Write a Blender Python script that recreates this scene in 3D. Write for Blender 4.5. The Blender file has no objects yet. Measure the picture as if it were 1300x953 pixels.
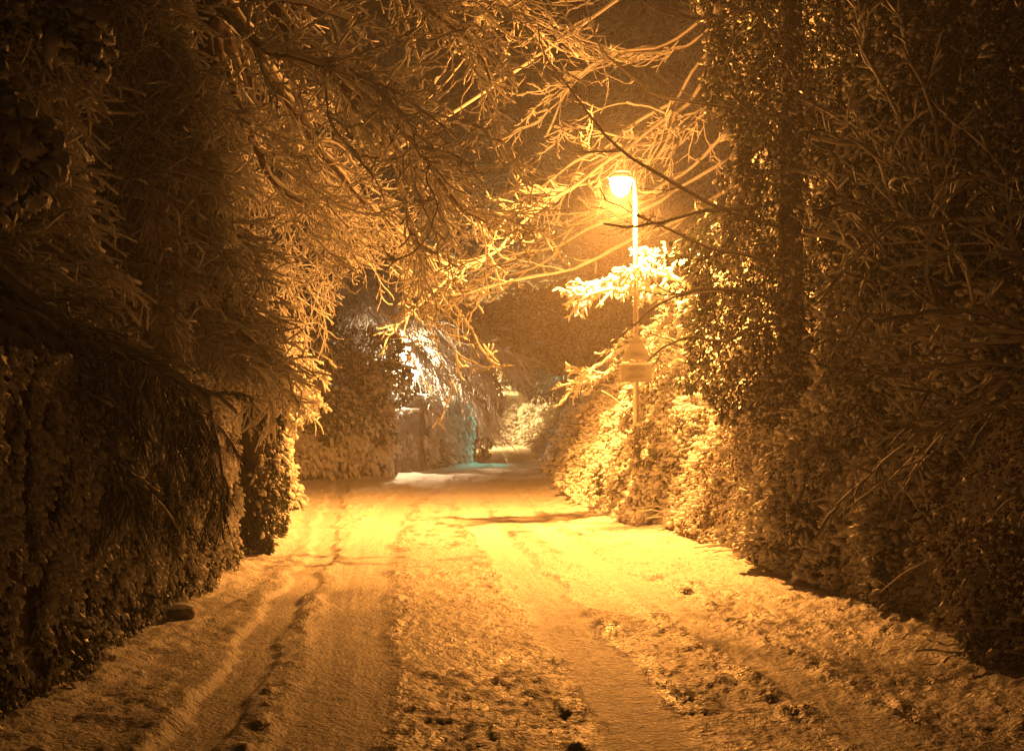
import bpy, math
import numpy as np
from mathutils import Vector

rng = np.random.default_rng(7)
scene = bpy.context.scene
COL = scene.collection
pi = math.pi
FPX, CX, HY, EYE = 1805.0, 650.0, 525.0, 1.5


def at(px, py, Y):
    """World point seen in direction (px,py) of the 1300x953 photo at depth Y."""
    return np.array([(px - CX) / FPX * Y, Y, EYE - (py - HY) / FPX * Y])


# ------------------------------------------------------------------ noise
def _hash(ix, iy, iz, s):
    h = (ix * 374761393 + iy * 668265263 + iz * 2147483647 + s * 974634777) & 0xffffffff
    h = ((h ^ (h >> 13)) * 1274126177) & 0xffffffff
    h = (h ^ (h >> 16)) & 0xffffffff
    return h.astype(np.float64) / 4294967295.0


def noise3(p, s=0):
    p = np.asarray(p, float)
    i = np.floor(p).astype(np.int64)
    f = p - i
    u = f * f * (3 - 2 * f)
    r = 0
    for dx in (0, 1):
        wx = u[..., 0] if dx else 1 - u[..., 0]
        for dy in (0, 1):
            wy = u[..., 1] if dy else 1 - u[..., 1]
            for dz in (0, 1):
                wz = u[..., 2] if dz else 1 - u[..., 2]
                r = r + wx * wy * wz * _hash(i[..., 0] + dx, i[..., 1] + dy, i[..., 2] + dz, s)
    return r * 2 - 1


def noise2(x, y, s=0):
    x, y = np.broadcast_arrays(np.asarray(x, float), np.asarray(y, float))
    ix = np.floor(x).astype(np.int64); iy = np.floor(y).astype(np.int64)
    fx = x - ix; fy = y - iy
    ux = fx * fx * (3 - 2 * fx); uy = fy * fy * (3 - 2 * fy)
    z = np.zeros_like(ix)
    a = _hash(ix, iy, z, s); b = _hash(ix + 1, iy, z, s)
    c = _hash(ix, iy + 1, z, s); d = _hash(ix + 1, iy + 1, z, s)
    return ((a * (1 - ux) + b * ux) * (1 - uy) + (c * (1 - ux) + d * ux) * uy) * 2 - 1


def fbm2(x, y, s=0, o=4):
    r = 0; a = 1; t = 0
    for k in range(o):
        r = r + a * noise2(x * 2 ** k, y * 2 ** k, s + k * 17); t += a; a *= .5
    return r / t


def sstep(a, b, x):
    t = np.clip((x - a) / (b - a), 0, 1)
    return t * t * (3 - 2 * t)


def norm(v):
    return v / (np.linalg.norm(v, axis=-1, keepdims=True) + 1e-12)


# ------------------------------------------------------------------ mesh building
class MB:
    def __init__(self):
        self.v = []; self.n = 0; self.f = []; self.attr = []

    def add(self, v, f, m=0):
        v = np.asarray(v, float).reshape(-1, 3); f = np.asarray(f, np.int64)
        if len(v) == 0 or len(f) == 0:
            return
        self.v.append(v); self.f.append((f + self.n, m)); self.n += len(v)

    def build(self, name, mats, parent=None, smooth=True, attr=None):
        me = bpy.data.meshes.new(name)
        V = np.concatenate(self.v)
        loops = np.concatenate([f.ravel() for f, m in self.f])
        tot = np.concatenate([np.full(len(f), f.shape[1]) for f, m in self.f])
        mi = np.concatenate([np.full(len(f), m) for f, m in self.f])
        start = np.concatenate([[0], np.cumsum(tot)[:-1]])
        me.vertices.add(len(V)); me.vertices.foreach_set('co', V.astype(np.float32).ravel())
        me.loops.add(len(loops)); me.loops.foreach_set('vertex_index', loops.astype(np.int32))
        me.polygons.add(len(tot)); me.polygons.foreach_set('loop_start', start.astype(np.int32))
        me.polygons.foreach_set('loop_total', tot.astype(np.int32))
        me.polygons.foreach_set('material_index', mi.astype(np.int32))
        me.polygons.foreach_set('use_smooth', np.full(len(tot), bool(smooth)))
        if attr is not None:
            a = me.attributes.new(attr[0], 'FLOAT', 'POINT')
            a.data.foreach_set('value', np.asarray(attr[1], np.float32).ravel())
        me.update(calc_edges=True)
        me.validate()
        if not isinstance(mats, (list, tuple)):
            mats = [mats]
        for m in mats:
            me.materials.append(m)
        o = bpy.data.objects.new(name, me)
        COL.objects.link(o)
        if parent is not None:
            o.parent = parent
            w_ = Vector((0, 0, 0)); q_ = parent
            while q_ is not None: w_ += q_.location; q_ = q_.parent
            o.location = -w_
        return o


def tag(o, label=None, cat=None, group=None, kind=None):
    if label: o['label'] = label
    if cat: o['category'] = cat
    if group: o['group'] = group
    if kind: o['kind'] = kind
    return o


def thing(name, loc, label, cat, group=None):
    o = bpy.data.objects.new(name, None)
    COL.objects.link(o); o.location = tuple(float(c) for c in loc)
    o.empty_display_size = .2
    return tag(o, label, cat, group)


def tubes(mb, P, R, S=4, m=0, flat=1.0):
    """P (N,K,3), R (N,K) -> tubes with closed pointed ends."""
    P = np.asarray(P, float); R = np.asarray(R, float)
    if P.ndim == 2:
        P = P[None]; R = R[None]
    N, K, _ = P.shape
    if N == 0: return
    T = np.empty_like(P)
    T[:, 1:-1] = P[:, 2:] - P[:, :-2]; T[:, 0] = P[:, 1] - P[:, 0]; T[:, -1] = P[:, -1] - P[:, -2]
    T = norm(T)
    ref = np.tile(np.array([0, 0, 1.]), (N, 1))
    mt = norm(P[:, -1] - P[:, 0])
    ref[np.abs(mt[:, 2]) > .85] = (1, 0, 0)
    ref = np.repeat(ref[:, None], K, 1)
    A = norm(np.cross(T, ref)); B = norm(np.cross(A, T))
    ang = np.arange(S) / S * 2 * pi + pi / S
    ring = (P[:, :, None] + R[:, :, None, None] * (np.cos(ang)[None, None, :, None] * A[:, :, None]
            + flat * np.sin(ang)[None, None, :, None] * B[:, :, None]))
    V = ring.reshape(-1, 3)
    n, k, s = np.meshgrid(np.arange(N), np.arange(K - 1), np.arange(S), indexing='ij')
    s2 = (s + 1) % S
    b = n * K * S
    F = np.stack([b + k * S + s, b + k * S + s2, b + (k + 1) * S + s2, b + (k + 1) * S + s], -1).reshape(-1, 4)
    mb.add(V, F, m)
    if S >= 3:
        caps = (np.arange(N)[:, None] * K * S + (K - 1) * S + np.arange(S)[None])
        mb.f.append((caps + mb.n - len(V), m))
        caps2 = (np.arange(N)[:, None] * K * S + np.arange(S)[::-1][None])
        mb.f.append((caps2 + mb.n - len(V), m))


def resample(pts, K):
    pts = np.asarray(pts, float)
    # Catmull-like smooth resample
    d = np.r_[0, np.cumsum(np.linalg.norm(np.diff(pts, axis=0), axis=1))]
    t = np.linspace(0, d[-1], K * 4)
    q = np.stack([np.interp(t, d, pts[:, c]) for c in range(3)], 1)
    w = max(1, K // 3) | 1
    if w > 1:
        pad = w
        qq = np.concatenate([np.repeat(q[:1], pad, 0), q, np.repeat(q[-1:], pad, 0)])
        ker = np.ones(2 * pad + 1) / (2 * pad + 1)
        sm = np.stack([np.convolve(qq[:, c], ker, 'valid') for c in range(3)], 1)
        q = sm
    idx = np.linspace(0, len(q) - 1, K).astype(int)
    return q[idx]


def limbs(list_pts, radii, K=14, jit=.0, wv=.0):
    P = np.stack([resample(p, K) for p in list_pts])
    P[:, 1:] += rng.normal(0, 1, P[:, 1:].shape) * jit
    tt = np.linspace(0, 1, K)[None, :, None]
    P = P + wv * np.sqrt(tt) * np.stack([noise3(P * 1.3, 61), noise3(P * 1.3, 62), noise3(P * 1.3, 63)], -1)
    R = np.stack([np.linspace(a, b, K) for a, b in radii])
    return P, R


def children(P, R, n, length, angle=(.4, .9), K=7, bias=(0, 0, 0), grav=0., wob=.15, rs=.5, rmin=.003,
             tmin=.1, up=0., lt=.0, end=.35, tpow=1.0):
    """n side shoots grown from polylines P. bias: added to start direction; grav: added z per step; up: upturn at the tip."""
    N, Kp, _ = P.shape
    seg = np.linalg.norm(P[:, 1:] - P[:, :-1], axis=2).sum(1)
    idx = rng.choice(N, n, p=seg / seg.sum())
    t = tmin + (1 - tmin) * rng.random(n) ** tpow
    ft = t * (Kp - 1.001); i = ft.astype(int); f = (ft - i)[:, None]
    p = P[idx, i] * (1 - f) + P[idx, i + 1] * f
    r = R[idx, i] * (1 - f[:, 0]) + R[idx, i + 1] * f[:, 0]
    T = norm(P[idx, i + 1] - P[idx, i])
    rv = norm(rng.normal(0, 1, (n, 3)))
    perp = norm(rv - (rv * T).sum(1, keepdims=True) * T)
    a = rng.uniform(angle[0], angle[1], n)[:, None]
    d = norm(T * np.cos(a) + perp * np.sin(a) + np.array(bias))
    L = rng.uniform(length[0], length[1], n) * (1 - lt * t)
    out = np.empty((n, K, 3)); out[:, 0] = p
    for k in range(1, K):
        u = k / (K - 1)
        d = norm(d + rng.normal(0, wob, (n, 3)) + np.array([0, 0, grav + up * u]))
        p = p + d * (L / (K - 1))[:, None]
        out[:, k] = p
    r0 = np.maximum(r * rs, rmin)
    RR = r0[:, None] * np.linspace(1, end, K)[None]
    return out, RR


def snowtubes(mb, P, R, s=.009, S=4, lump=.5, m=0, keep=1.0):
    """snow lying along the upper side of twigs"""
    if keep < 1:
        k = rng.random(len(P)) < keep
        P = P[k]; R = R[k]
    if len(P) == 0: return
    T = np.empty_like(P)
    T[:, 1:-1] = P[:, 2:] - P[:, :-2]; T[:, 0] = P[:, 1] - P[:, 0]; T[:, -1] = P[:, -1] - P[:, -2]
    T = norm(T)
    hz = np.sqrt(np.clip(1 - T[..., 2] ** 2, 0, 1))
    th = s * (.35 + .65 * hz) * (1 + lump * (rng.random(P.shape[:2]) * 2 - 1))
    RR = R * .85 + th
    Q = P.copy(); Q[..., 2] += (R * .5 + th * .55) * hz + .001
    tubes(mb, Q, RR, S, m)


# leaf templates (x along the leaf, z up)
LEAF_V = np.array([[0, 0, 0], [.45, .32, .1], [1, 0, -.12], [.45, -.32, .1]])
LEAF_F = np.array([[0, 3, 2], [0, 2, 1]])
def _pad(n, rings, low):
    h = np.arange(n) / n * 2 * pi
    V = []
    for (q, z) in rings:
        V.append(np.stack([.5 + .5 * q * np.cos(h), .42 * q * np.sin(h), 0 * h + z], 1))
    V = np.concatenate(V + [[[.5, 0, rings[-1][1] + .08]], [[.5, 0, low]]])
    F = []
    for k in range(len(rings) - 1):
        for i in range(n):
            a, b_ = k * n + i, k * n + (i + 1) % n
            F += [[a, b_, b_ + n], [a, b_ + n, a + n]]
    t_ = (len(rings) - 1) * n
    F += [[t_ + i, t_ + (i + 1) % n, len(rings) * n] for i in range(n)] + [[(i + 1) % n, i, len(rings) * n + 1] for i in range(n)]
    return V, np.array(F)
PAD_V, PAD_F = _pad(6, [(1, 0), (.68, .34)], -.12)
BLOB_V, BLOB_F = _pad(9, [(.65, -.2), (1, 0), (.9, .25), (.5, .45)], -.3)


def stamp(mb, pos, dirs, size, V, F, m=0, jit=0., zs=1.0):
    n = len(pos)
    if n == 0: return
    X = norm(dirs)
    up = np.tile([0, 0, 1.], (n, 1)) + rng.normal(0, .25, (n, 3))
    Y = norm(np.cross(up, X)); Z = np.cross(X, Y)
    sz = np.asarray(size)[:, None, None] if np.ndim(size) else size
    L = np.repeat(V[None], n, 0) * np.array([1, 1, zs])
    if jit: L = L + rng.normal(0, jit, L.shape)
    W = pos[:, None] + sz * (L[..., 0:1] * X[:, None] + L[..., 1:2] * Y[:, None] + L[..., 2:3] * Z[:, None])
    mb.add(W.reshape(-1, 3), (F[None] + (np.arange(n) * len(V))[:, None, None]).reshape(-1, F.shape[1]), m)


# ------------------------------------------------------------------ materials
def new_mat(name):
    m = bpy.data.materials.new(name); m.use_nodes = True
    nt = m.node_tree; b = nt.nodes['Principled BSDF']
    return m, nt, b


def noisy_mat(name, c1, c2, scale, rough=.7, bump=.0, bscale=60, bdist=.01, detail=3, spec=.3, trans=0):
    m, nt, b = new_mat(name)
    tc = nt.nodes.new('ShaderNodeTexCoord')
    n = nt.nodes.new('ShaderNodeTexNoise'); n.inputs['Scale'].default_value = scale; n.inputs['Detail'].default_value = detail
    r = nt.nodes.new('ShaderNodeValToRGB')
    r.color_ramp.elements[0].position = .35; r.color_ramp.elements[1].position = .65
    r.color_ramp.elements[0].color = (*c1, 1); r.color_ramp.elements[1].color = (*c2, 1)
    nt.links.new(tc.outputs['Object'], n.inputs['Vector']); nt.links.new(n.outputs['Fac'], r.inputs['Fac'])
    nt.links.new(r.outputs['Color'], b.inputs['Base Color'])
    b.inputs['Roughness'].default_value = rough
    b.inputs['Specular IOR Level'].default_value = spec
    if bump:
        n2 = nt.nodes.new('ShaderNodeTexNoise'); n2.inputs['Scale'].default_value = bscale; n2.inputs['Detail'].default_value = 4
        bp = nt.nodes.new('ShaderNodeBump'); bp.inputs['Strength'].default_value = bump; bp.inputs['Distance'].default_value = bdist
        nt.links.new(tc.outputs['Object'], n2.inputs['Vector']); nt.links.new(n2.outputs['Fac'], bp.inputs['Height'])
        nt.links.new(bp.outputs['Normal'], b.inputs['Normal'])
    return m


M_SNOW = noisy_mat('snow', (.72, .73, .74), (.86, .86, .86), 3, .55, .5, 90, .01)
M_FROST = noisy_mat('frosted_snow', (.45, .45, .44), (.8, .8, .8), 9, .6)
M_BARK = noisy_mat('bark', (.035, .026, .018), (.09, .068, .045), 14, .85, .6, 50, .02)
M_TWIG = noisy_mat('twig_bark', (.06, .045, .03), (.12, .09, .06), 20, .8)
M_IVY = noisy_mat('ivy_leaf', (.02, .036, .013), (.055, .08, .028), 6, .35, spec=.5)
M_LAUREL = noisy_mat('laurel_leaf', (.02, .07, .03), (.05, .13, .05), 5, .3, spec=.5)  # green deepened in the leaf colour to stand in for greenish light
M_NEEDLE = noisy_mat('conifer_needles', (.03, .055, .03), (.07, .11, .05), 8, .6)
M_DEAD = noisy_mat('dead_bracken', (.09, .06, .03), (.2, .13, .06), 7, .8)
M_STONE = noisy_mat('wall_stone', (.16, .14, .12), (.32, .29, .25), 5, .85, .8, 25, .03)
M_MORTAR = noisy_mat('wall_mortar', (.12, .11, .10), (.2, .18, .16), 9, .9, .8, 30, .02)
M_METAL = noisy_mat('galvanised_metal', (.16, .16, .16), (.27, .27, .26), 12, .45)
M_SIGN = noisy_mat('sign_back', (.22, .22, .22), (.32, .32, .31), 4, .6)
M_WOOD = noisy_mat('weathered_wood', (.10, .075, .05), (.2, .15, .1), 6, .85, .5, 40, .01)
M_CABLE = noisy_mat('snowy_cable', (.7, .7, .7), (.84, .84, .84), 3, .6)

# snow on the road, with dirt and slush
m, nt, b = new_mat('road_snow'); M_ROAD = m
tc = nt.nodes.new('ShaderNodeTexCoord')
at_ = nt.nodes.new('ShaderNodeAttribute'); at_.attribute_name = 'slush'
n1 = nt.nodes.new('ShaderNodeTexNoise'); n1.inputs['Scale'].default_value = 14; n1.inputs['Detail'].default_value = 5
mm = nt.nodes.new('ShaderNodeMath'); mm.operation = 'MULTIPLY_ADD'; mm.inputs[1].default_value = .9; mm.inputs[2].default_value = -.45
ad = nt.nodes.new('ShaderNodeMath'); ad.operation = 'ADD'; ad.use_clamp = True
mix = nt.nodes.new('ShaderNodeMix'); mix.data_type = 'RGBA'
mix.inputs['A'].default_value = (.82, .82, .82, 1); mix.inputs['B'].default_value = (.20, .17, .14, 1)
nt.links.new(tc.outputs['Object'], n1.inputs['Vector'])
nt.links.new(n1.outputs['Fac'], mm.inputs[0]); nt.links.new(mm.outputs[0], ad.inputs[0]); nt.links.new(at_.outputs['Fac'], ad.inputs[1])
nt.links.new(ad.outputs[0], mix.inputs['Factor']); nt.links.new(mix.outputs['Result'], b.inputs['Base Color'])
mr = nt.nodes.new('ShaderNodeMapRange'); mr.inputs['To Min'].default_value = .6; mr.inputs['To Max'].default_value = .28
nt.links.new(ad.outputs[0], mr.inputs['Value']); nt.links.new(mr.outputs['Result'], b.inputs['Roughness'])
n2 = nt.nodes.new('ShaderNodeTexNoise'); n2.inputs['Scale'].default_value = 38; n2.inputs['Detail'].default_value = 7
bp = nt.nodes.new('ShaderNodeBump'); bp.inputs['Strength'].default_value = .9; bp.inputs['Distance'].default_value = .022
nt.links.new(tc.outputs['Object'], n2.inputs['Vector']); nt.links.new(n2.outputs['Fac'], bp.inputs['Height'])
nt.links.new(bp.outputs['Normal'], b.inputs['Normal'])


def emission(name, col, s):
    m, nt, b = new_mat(name)
    b.inputs['Base Color'].default_value = (.8, .8, .8, 1)
    b.inputs['Emission Color'].default_value = (*col, 1); b.inputs['Emission Strength'].default_value = s
    # clear moulded bowl: most of the lamp's light passes straight through it
    t_ = nt.nodes.new('ShaderNodeBsdfTransparent'); mx = nt.nodes.new('ShaderNodeMixShader'); mx.inputs[0].default_value = .3
    nt.links.new(t_.outputs[0], mx.inputs[1]); nt.links.new(b.outputs[0], mx.inputs[2])
    nt.links.new(mx.outputs[0], nt.nodes['Material Output'].inputs['Surface'])
    return m


SODIUM = (1.0, .345, .056)
WARM = (1.0, .60, .25)
CYAN = (.24, 1.0, .66)
M_SODIUM = emission('sodium_lens', (1.0, .62, .22), 160)
M_WARMLENS = emission('warm_lens', WARM, 30)
M_CYANLENS = emission('mercury_lens', CYAN, 6)

# ------------------------------------------------------------------ ground
YR = np.array([-30, 0, 8.9, 12, 15.5, 18, 21.7, 27, 34, 45, 52, 60, 66, 80, 120])
XR = np.array([3.6, 3.4, 3.05, 2.65, 2.35, 1.85, 1.25, 1.1, 1.0, 1.25, 1.3, 1.05, .4, -3, -12])
YL = np.array([-30, 0, 8, 14, 17, 19, 22, 26, 29.5, 31.5, 33.8, 36, 41, 54, 62, 80, 120])
XL = np.array([-2.5, -2.5, -2.55, -2.8, -2.9, -3.3, -3.7, -4.6, -5.0, -4.6, -2.9, -2.35, -1.5, -1.6, -2.4, -8, -17])


def xr(y): return np.interp(y, YR, XR)
def xl(y): return np.interp(y, YL, XL)


TRA = ([5, 8, 12, 15, 20, 27, 34], [-1.3, -1.56, -1.87, -2.02, -2.6, -3.3, -4])
TRB = ([5, 8, 12, 16.4, 23.5, 34, 45, 60], [-.7, -.93, -1.3, -1.64, -1.9, -1.7, -.7, -.9])
TRC = ([5, 8.46, 11.5, 15, 20, 28, 40, 60], [.75, .52, .29, -.04, -.5, -.9, -.3, -.6])
TRD = ([5, 8.46, 11.5, 15, 20, 28, 40, 60], [1.9, 1.55, 1.2, .75, .25, -.2, .4, 0])


def track(x, y, tr, w, e=.09):
    c = np.interp(y, *tr) + .03 * noise2(y * .8, 0 * y, 5)
    return 1 - sstep(w / 2 - e * .3, w / 2 + e, np.abs(x - c + .03 * noise2(x * 0, y * 6, 9) + .06 * noise2(x * 0, y * 1.7, 10)))


def base_h(x, y):
    dr = x - xr(y); dl = xl(y) - x
    d = np.maximum(dr, 0)
    far = sstep(48, 60, y)
    bank = 2.5 * (1 - np.exp(-(d / 1.05) ** 1.25)) + .22 * np.clip(d, 0, 8)
    h = bank
    dlp = np.maximum(dl, 0)
    h = h + .9 * sstep(.5, 2.2, dlp) * sstep(5, 9, y * 0 + 10)
    h = h + far * 2.2 * sstep(.1, 1.5, dlp)
    h = h + sstep(78, 100, y) * 9
    return h


def ground_h(x, y):
    h = base_h(x, y)
    on = (1 - sstep(-.25, .25, x - xr(y))) * (1 - sstep(-.1, .2, xl(y) - x))
    A = track(x, y, TRA, .24, .05); B = track(x, y, TRB, .42); C = track(x, y, TRC, .34); D = track(x, y, TRD, .24) * .6
    t = np.clip(np.maximum.reduce([A, B, C, D]), 0, 1)
    ca = np.interp(y, *TRA); cd = np.interp(y, *TRD)
    mid = sstep(-.1, .2, x - np.interp(y, *TRB)) * (1 - sstep(1.2, 2., x - cd))
    fb = fbm2(x * 3.2, y * 2.2, 3, 4)
    cl = fbm2(x * 11, y * 6, 11, 4)
    clump = np.maximum(cl + .4 * fb, 0) ** 1.5 * 1.6
    edge = 0
    for tr, w in ((TRA, .3), (TRB, .48), (TRC, .34), (TRD, .36)):
        dd = np.abs(np.abs(x - np.interp(y, *tr)) - w / 2 - .1)
        edge = np.maximum(edge, np.exp(-(dd / .09) ** 2))
    rough = (1 - t)
    brk = sstep(-.3, .4, fbm2(x * 1.3, y * .9, 19, 2))
    lump = rough * mid * (.4 + .6 * brk) * (clump * .016 + .016 * fb + .013 * fbm2(x * 24, y * 15, 13, 4) + .010 * np.maximum(fbm2(x * 7, y * 9, 14, 4), 0)) + rough * edge * brk * (.004 + .020 * sstep(-.1, .8, cl + .4 * fb))
    left = sstep(0, .25, ca - .15 - x) * (1 - sstep(0, .3, xl(y) - x))
    lump = lump + rough * left * (.016 * fbm2(x * 12, y * 9, 31, 3) + .03 * fb * .6)
    btw = sstep(.1, .2, x - ca) * (1 - sstep(-.35, -.2, x - np.interp(y, *TRB)))
    lump = lump + btw * rough * (.014 * sstep(.0, .5, fbm2(x * 10, y * 6, 41, 3)))
    fine = .006 * noise2(x * 40, y * 40, 51) * rough + .004 * noise2(x * 23, y * 19, 52)
    tread = t * (.003 * noise2((x - np.interp(y, *TRB)) * 45, y * .7, 53) + .003 * noise2(x * 14, y * 10, 54))
    verge = sstep(-.9, 0, x - xr(y)) * (.09 * fbm2(x * 1.6, y * 1.3, 61, 4) + .05) * (1 - sstep(.0, 1.5, x - xr(y)) * .3)
    vl = sstep(-.5, -.05, xl(y) - x) * .05 * (1 + fbm2(x * 3, y * 2, 71, 3))
    bankn = sstep(0, .4, x - xr(y)) * .16 * fbm2(x * 2.5, y * 2.5, 81, 4)
    h = h + on * (lump * 1.5 - t * .014 - .022 * A * (y < 30) + .015 * fbm2(x * .8, y * .5, 91, 2)) + fine * on + tread + verge + vl * on + bankn
    sl = on * np.clip(rough * mid * (.25 + .5 * sstep(.0, .5, fbm2(x * 6, y * 3, 101, 4))) * (1 - .8 * np.clip(clump, 0, 1))
                      + rough * edge * .22 + .30 * mid * rough * sstep(.2, .6, fb) + .12 * t, 0, 1)
    sl = sl * (1 - .55 * sstep(18, 30, y))
    return h, sl


def build_ground():
    x_in = np.arange(-5.2, 5.4, .022)
    xo = 5.4 + np.cumsum(.06 * 1.12 ** np.arange(0, 60)); xo = xo[xo < 400]
    x = np.r_[-(xo[::-1]) + .2, x_in, xo]
    yn = np.arange(0, 5.2, .2)
    ys = [5.2]
    while ys[-1] < 85: ys.append(ys[-1] + max(.020, .0036 * ys[-1]))
    yf = ys[-1] + np.cumsum(1.2 * 1.15 ** np.arange(1, 32)); 
    yb = -np.cumsum(.5 * 1.3 ** np.arange(1, 16))[::-1]
    y = np.r_[yb, yn, np.array(ys), yf]
    X, Y = np.meshgrid(x, y)
    H, SL = ground_h(X, Y)
    V = np.stack([X, Y, H], -1).reshape(-1, 3)
    ny, nx = X.shape
    j, i = np.meshgrid(np.arange(ny - 1), np.arange(nx - 1), indexing='ij')
    q = np.stack([j * nx + i, j * nx + i + 1, (j + 1) * nx + i + 1, (j + 1) * nx + i], -1).reshape(-1, 4)
    cx = X[:-1, :-1].ravel(); cy = Y[:-1, :-1].ravel()
    road = (cx < xr(cy) + .05) & (cx > xl(cy) - .05) & (cy > -28) & (cy < 118)
    for nm, sel in (('road', road), ('ground', ~road)):
        qq = q[sel]; u, inv = np.unique(qq, return_inverse=True)
        mb = MB(); mb.add(V[u], inv.reshape(qq.shape))
        o = mb.build(nm, M_ROAD, attr=('slush', SL.ravel()[u]))
        tag(o, kind='structure')


build_ground()

def gz(x, y):
    h, _ = ground_h(np.atleast_1d(np.float64(x)), np.atleast_1d(np.float64(y)))
    return float(h[0])


# ------------------------------------------------------------------ plants: builders
def leafy(name, loc, label, cat, pts, nrm, size, mleaf, density_snow=.5, droop=.6, snow_sz=1.0, stems=None,
          group=None, mats=None, zs=1.0, asmb=None, kind=None, big=0):
    n = len(pts)
    d = nrm * .7 + rng.normal(0, .45, (n, 3)); d[:, 2] -= droop
    s = rng.uniform(size[0], size[1], n)
    ml = MB(); stamp(ml, pts, d, s, LEAF_V, LEAF_F, 0, .05)
    k = rng.random(n) < density_snow * np.clip(.75 + .9 * noise3(pts * 2.2, 4), 0.05, 1.6)
    ms = MB()
    dd = d[k].copy(); dd[:, 2] *= .75
    stamp(ms, pts[k] + np.array([0, 0, .012]), dd, s[k] * snow_sz * rng.uniform(.6, 1.6, k.sum()), PAD_V * [1.35, .66, .85], PAD_F, 0, .08, zs)
    if big:
        kb = rng.choice(n, big)
        stamp(ms, pts[kb] + nrm[kb] * .02, dd[rng.integers(0, len(dd), big)] * [1, 1, .4], rng.uniform(.7, 1.6, big) * size[1] * .8, BLOB_V, BLOB_F, 0, .045, 1.1)
    root = thing(name, loc, label, cat, group)
    ml.build('leaves', mleaf, root)
    if stems is not None:
        st = MB(); tubes(st, stems[0], stems[1], 4); st.build('stems', M_TWIG, root)
        snowtubes(ms, stems[0], stems[1], .005, 4)
    ms.build('snow', M_SNOW, root)
    return root


def blob_points(ells, n, depth=.12, lump=.18, fs=1.6, gap=.0):
    """points on the lumpy surface of a union of ellipsoids (c, r)."""
    P = []; N = []
    area = np.array([(r[0] * r[1] + r[1] * r[2] + r[0] * r[2]) for c, r in ells]); area /= area.sum()
    for (c, r), a in zip(ells, area):
        m_ = int(n * a)
        u = norm(rng.normal(0, 1, (m_, 3)))
        c = np.array(c, float); r = np.array(r, float)
        k = 1 + lump * noise3(u * r * fs + c, 3) * 1.4 + lump * .6 * noise3(u * r * fs * 2.6 + c, 5) - rng.exponential(depth, m_)
        p = c + u * r * k[:, None]
        P.append(p); N.append(norm(u / r))
    P = np.concatenate(P); N = np.concatenate(N)
    if gap:
        g = noise3(P * 3.1, 8) + .5 * noise3(P * 7, 9)
        k = g > gap; P = P[k]; N = N[k]
    return P, N


def above_ground(P, N, off=.0):
    h = base_h(P[:, 0], P[:, 1])
    k = P[:, 2] > h + off
    return P[k], N[k]


def tree(name, base, label, cat, mains, mr, levels, snow=.009, trunk=None, tr=.2, group=None, S=4, extra=None,
         snow_keep=1.0, barkmat=None, msnow=None):
    """mains: list of limb control points; levels: list of kwargs for children()."""
    root = thing(name, base, label, cat, group)
    if trunk is not None:
        P = resample(trunk, 18)[None]; R = np.linspace(tr, tr * .45, 18)[None].copy()
        R[0, 0] *= 1.5; R[0, 1] *= 1.2
        P[:, 1:-1] += rng.normal(0, .012, P[:, 1:-1].shape)
        mb = MB(); tubes(mb, P, R, 12); mb.build('trunk', M_BARK, root)
    P, R = limbs(mains, mr, 22, .006, .16)
    br = MB(); sn = MB()
    tubes(br, P, R, 7); snowtubes(sn, P, R, snow * 1.5, 6)
    pool = [(P, R)]
    for lv in levels:
        lv = dict(lv); src = lv.pop('src', -1); keep = lv.pop('keep', snow_keep); ss = lv.pop('snow', snow); sides = lv.pop('S', 3)
        C = children(pool[src][0], pool[src][1], **lv)
        pool.append(C)
        tubes(br, C[0], C[1], sides); snowtubes(sn, C[0], C[1], ss, S, keep=keep)
    br.build('branches', barkmat or M_TWIG, root)
    sn.build('snow', msnow or M_SNOW, root)
    if extra: extra(root, pool)
    return root, pool


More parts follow.
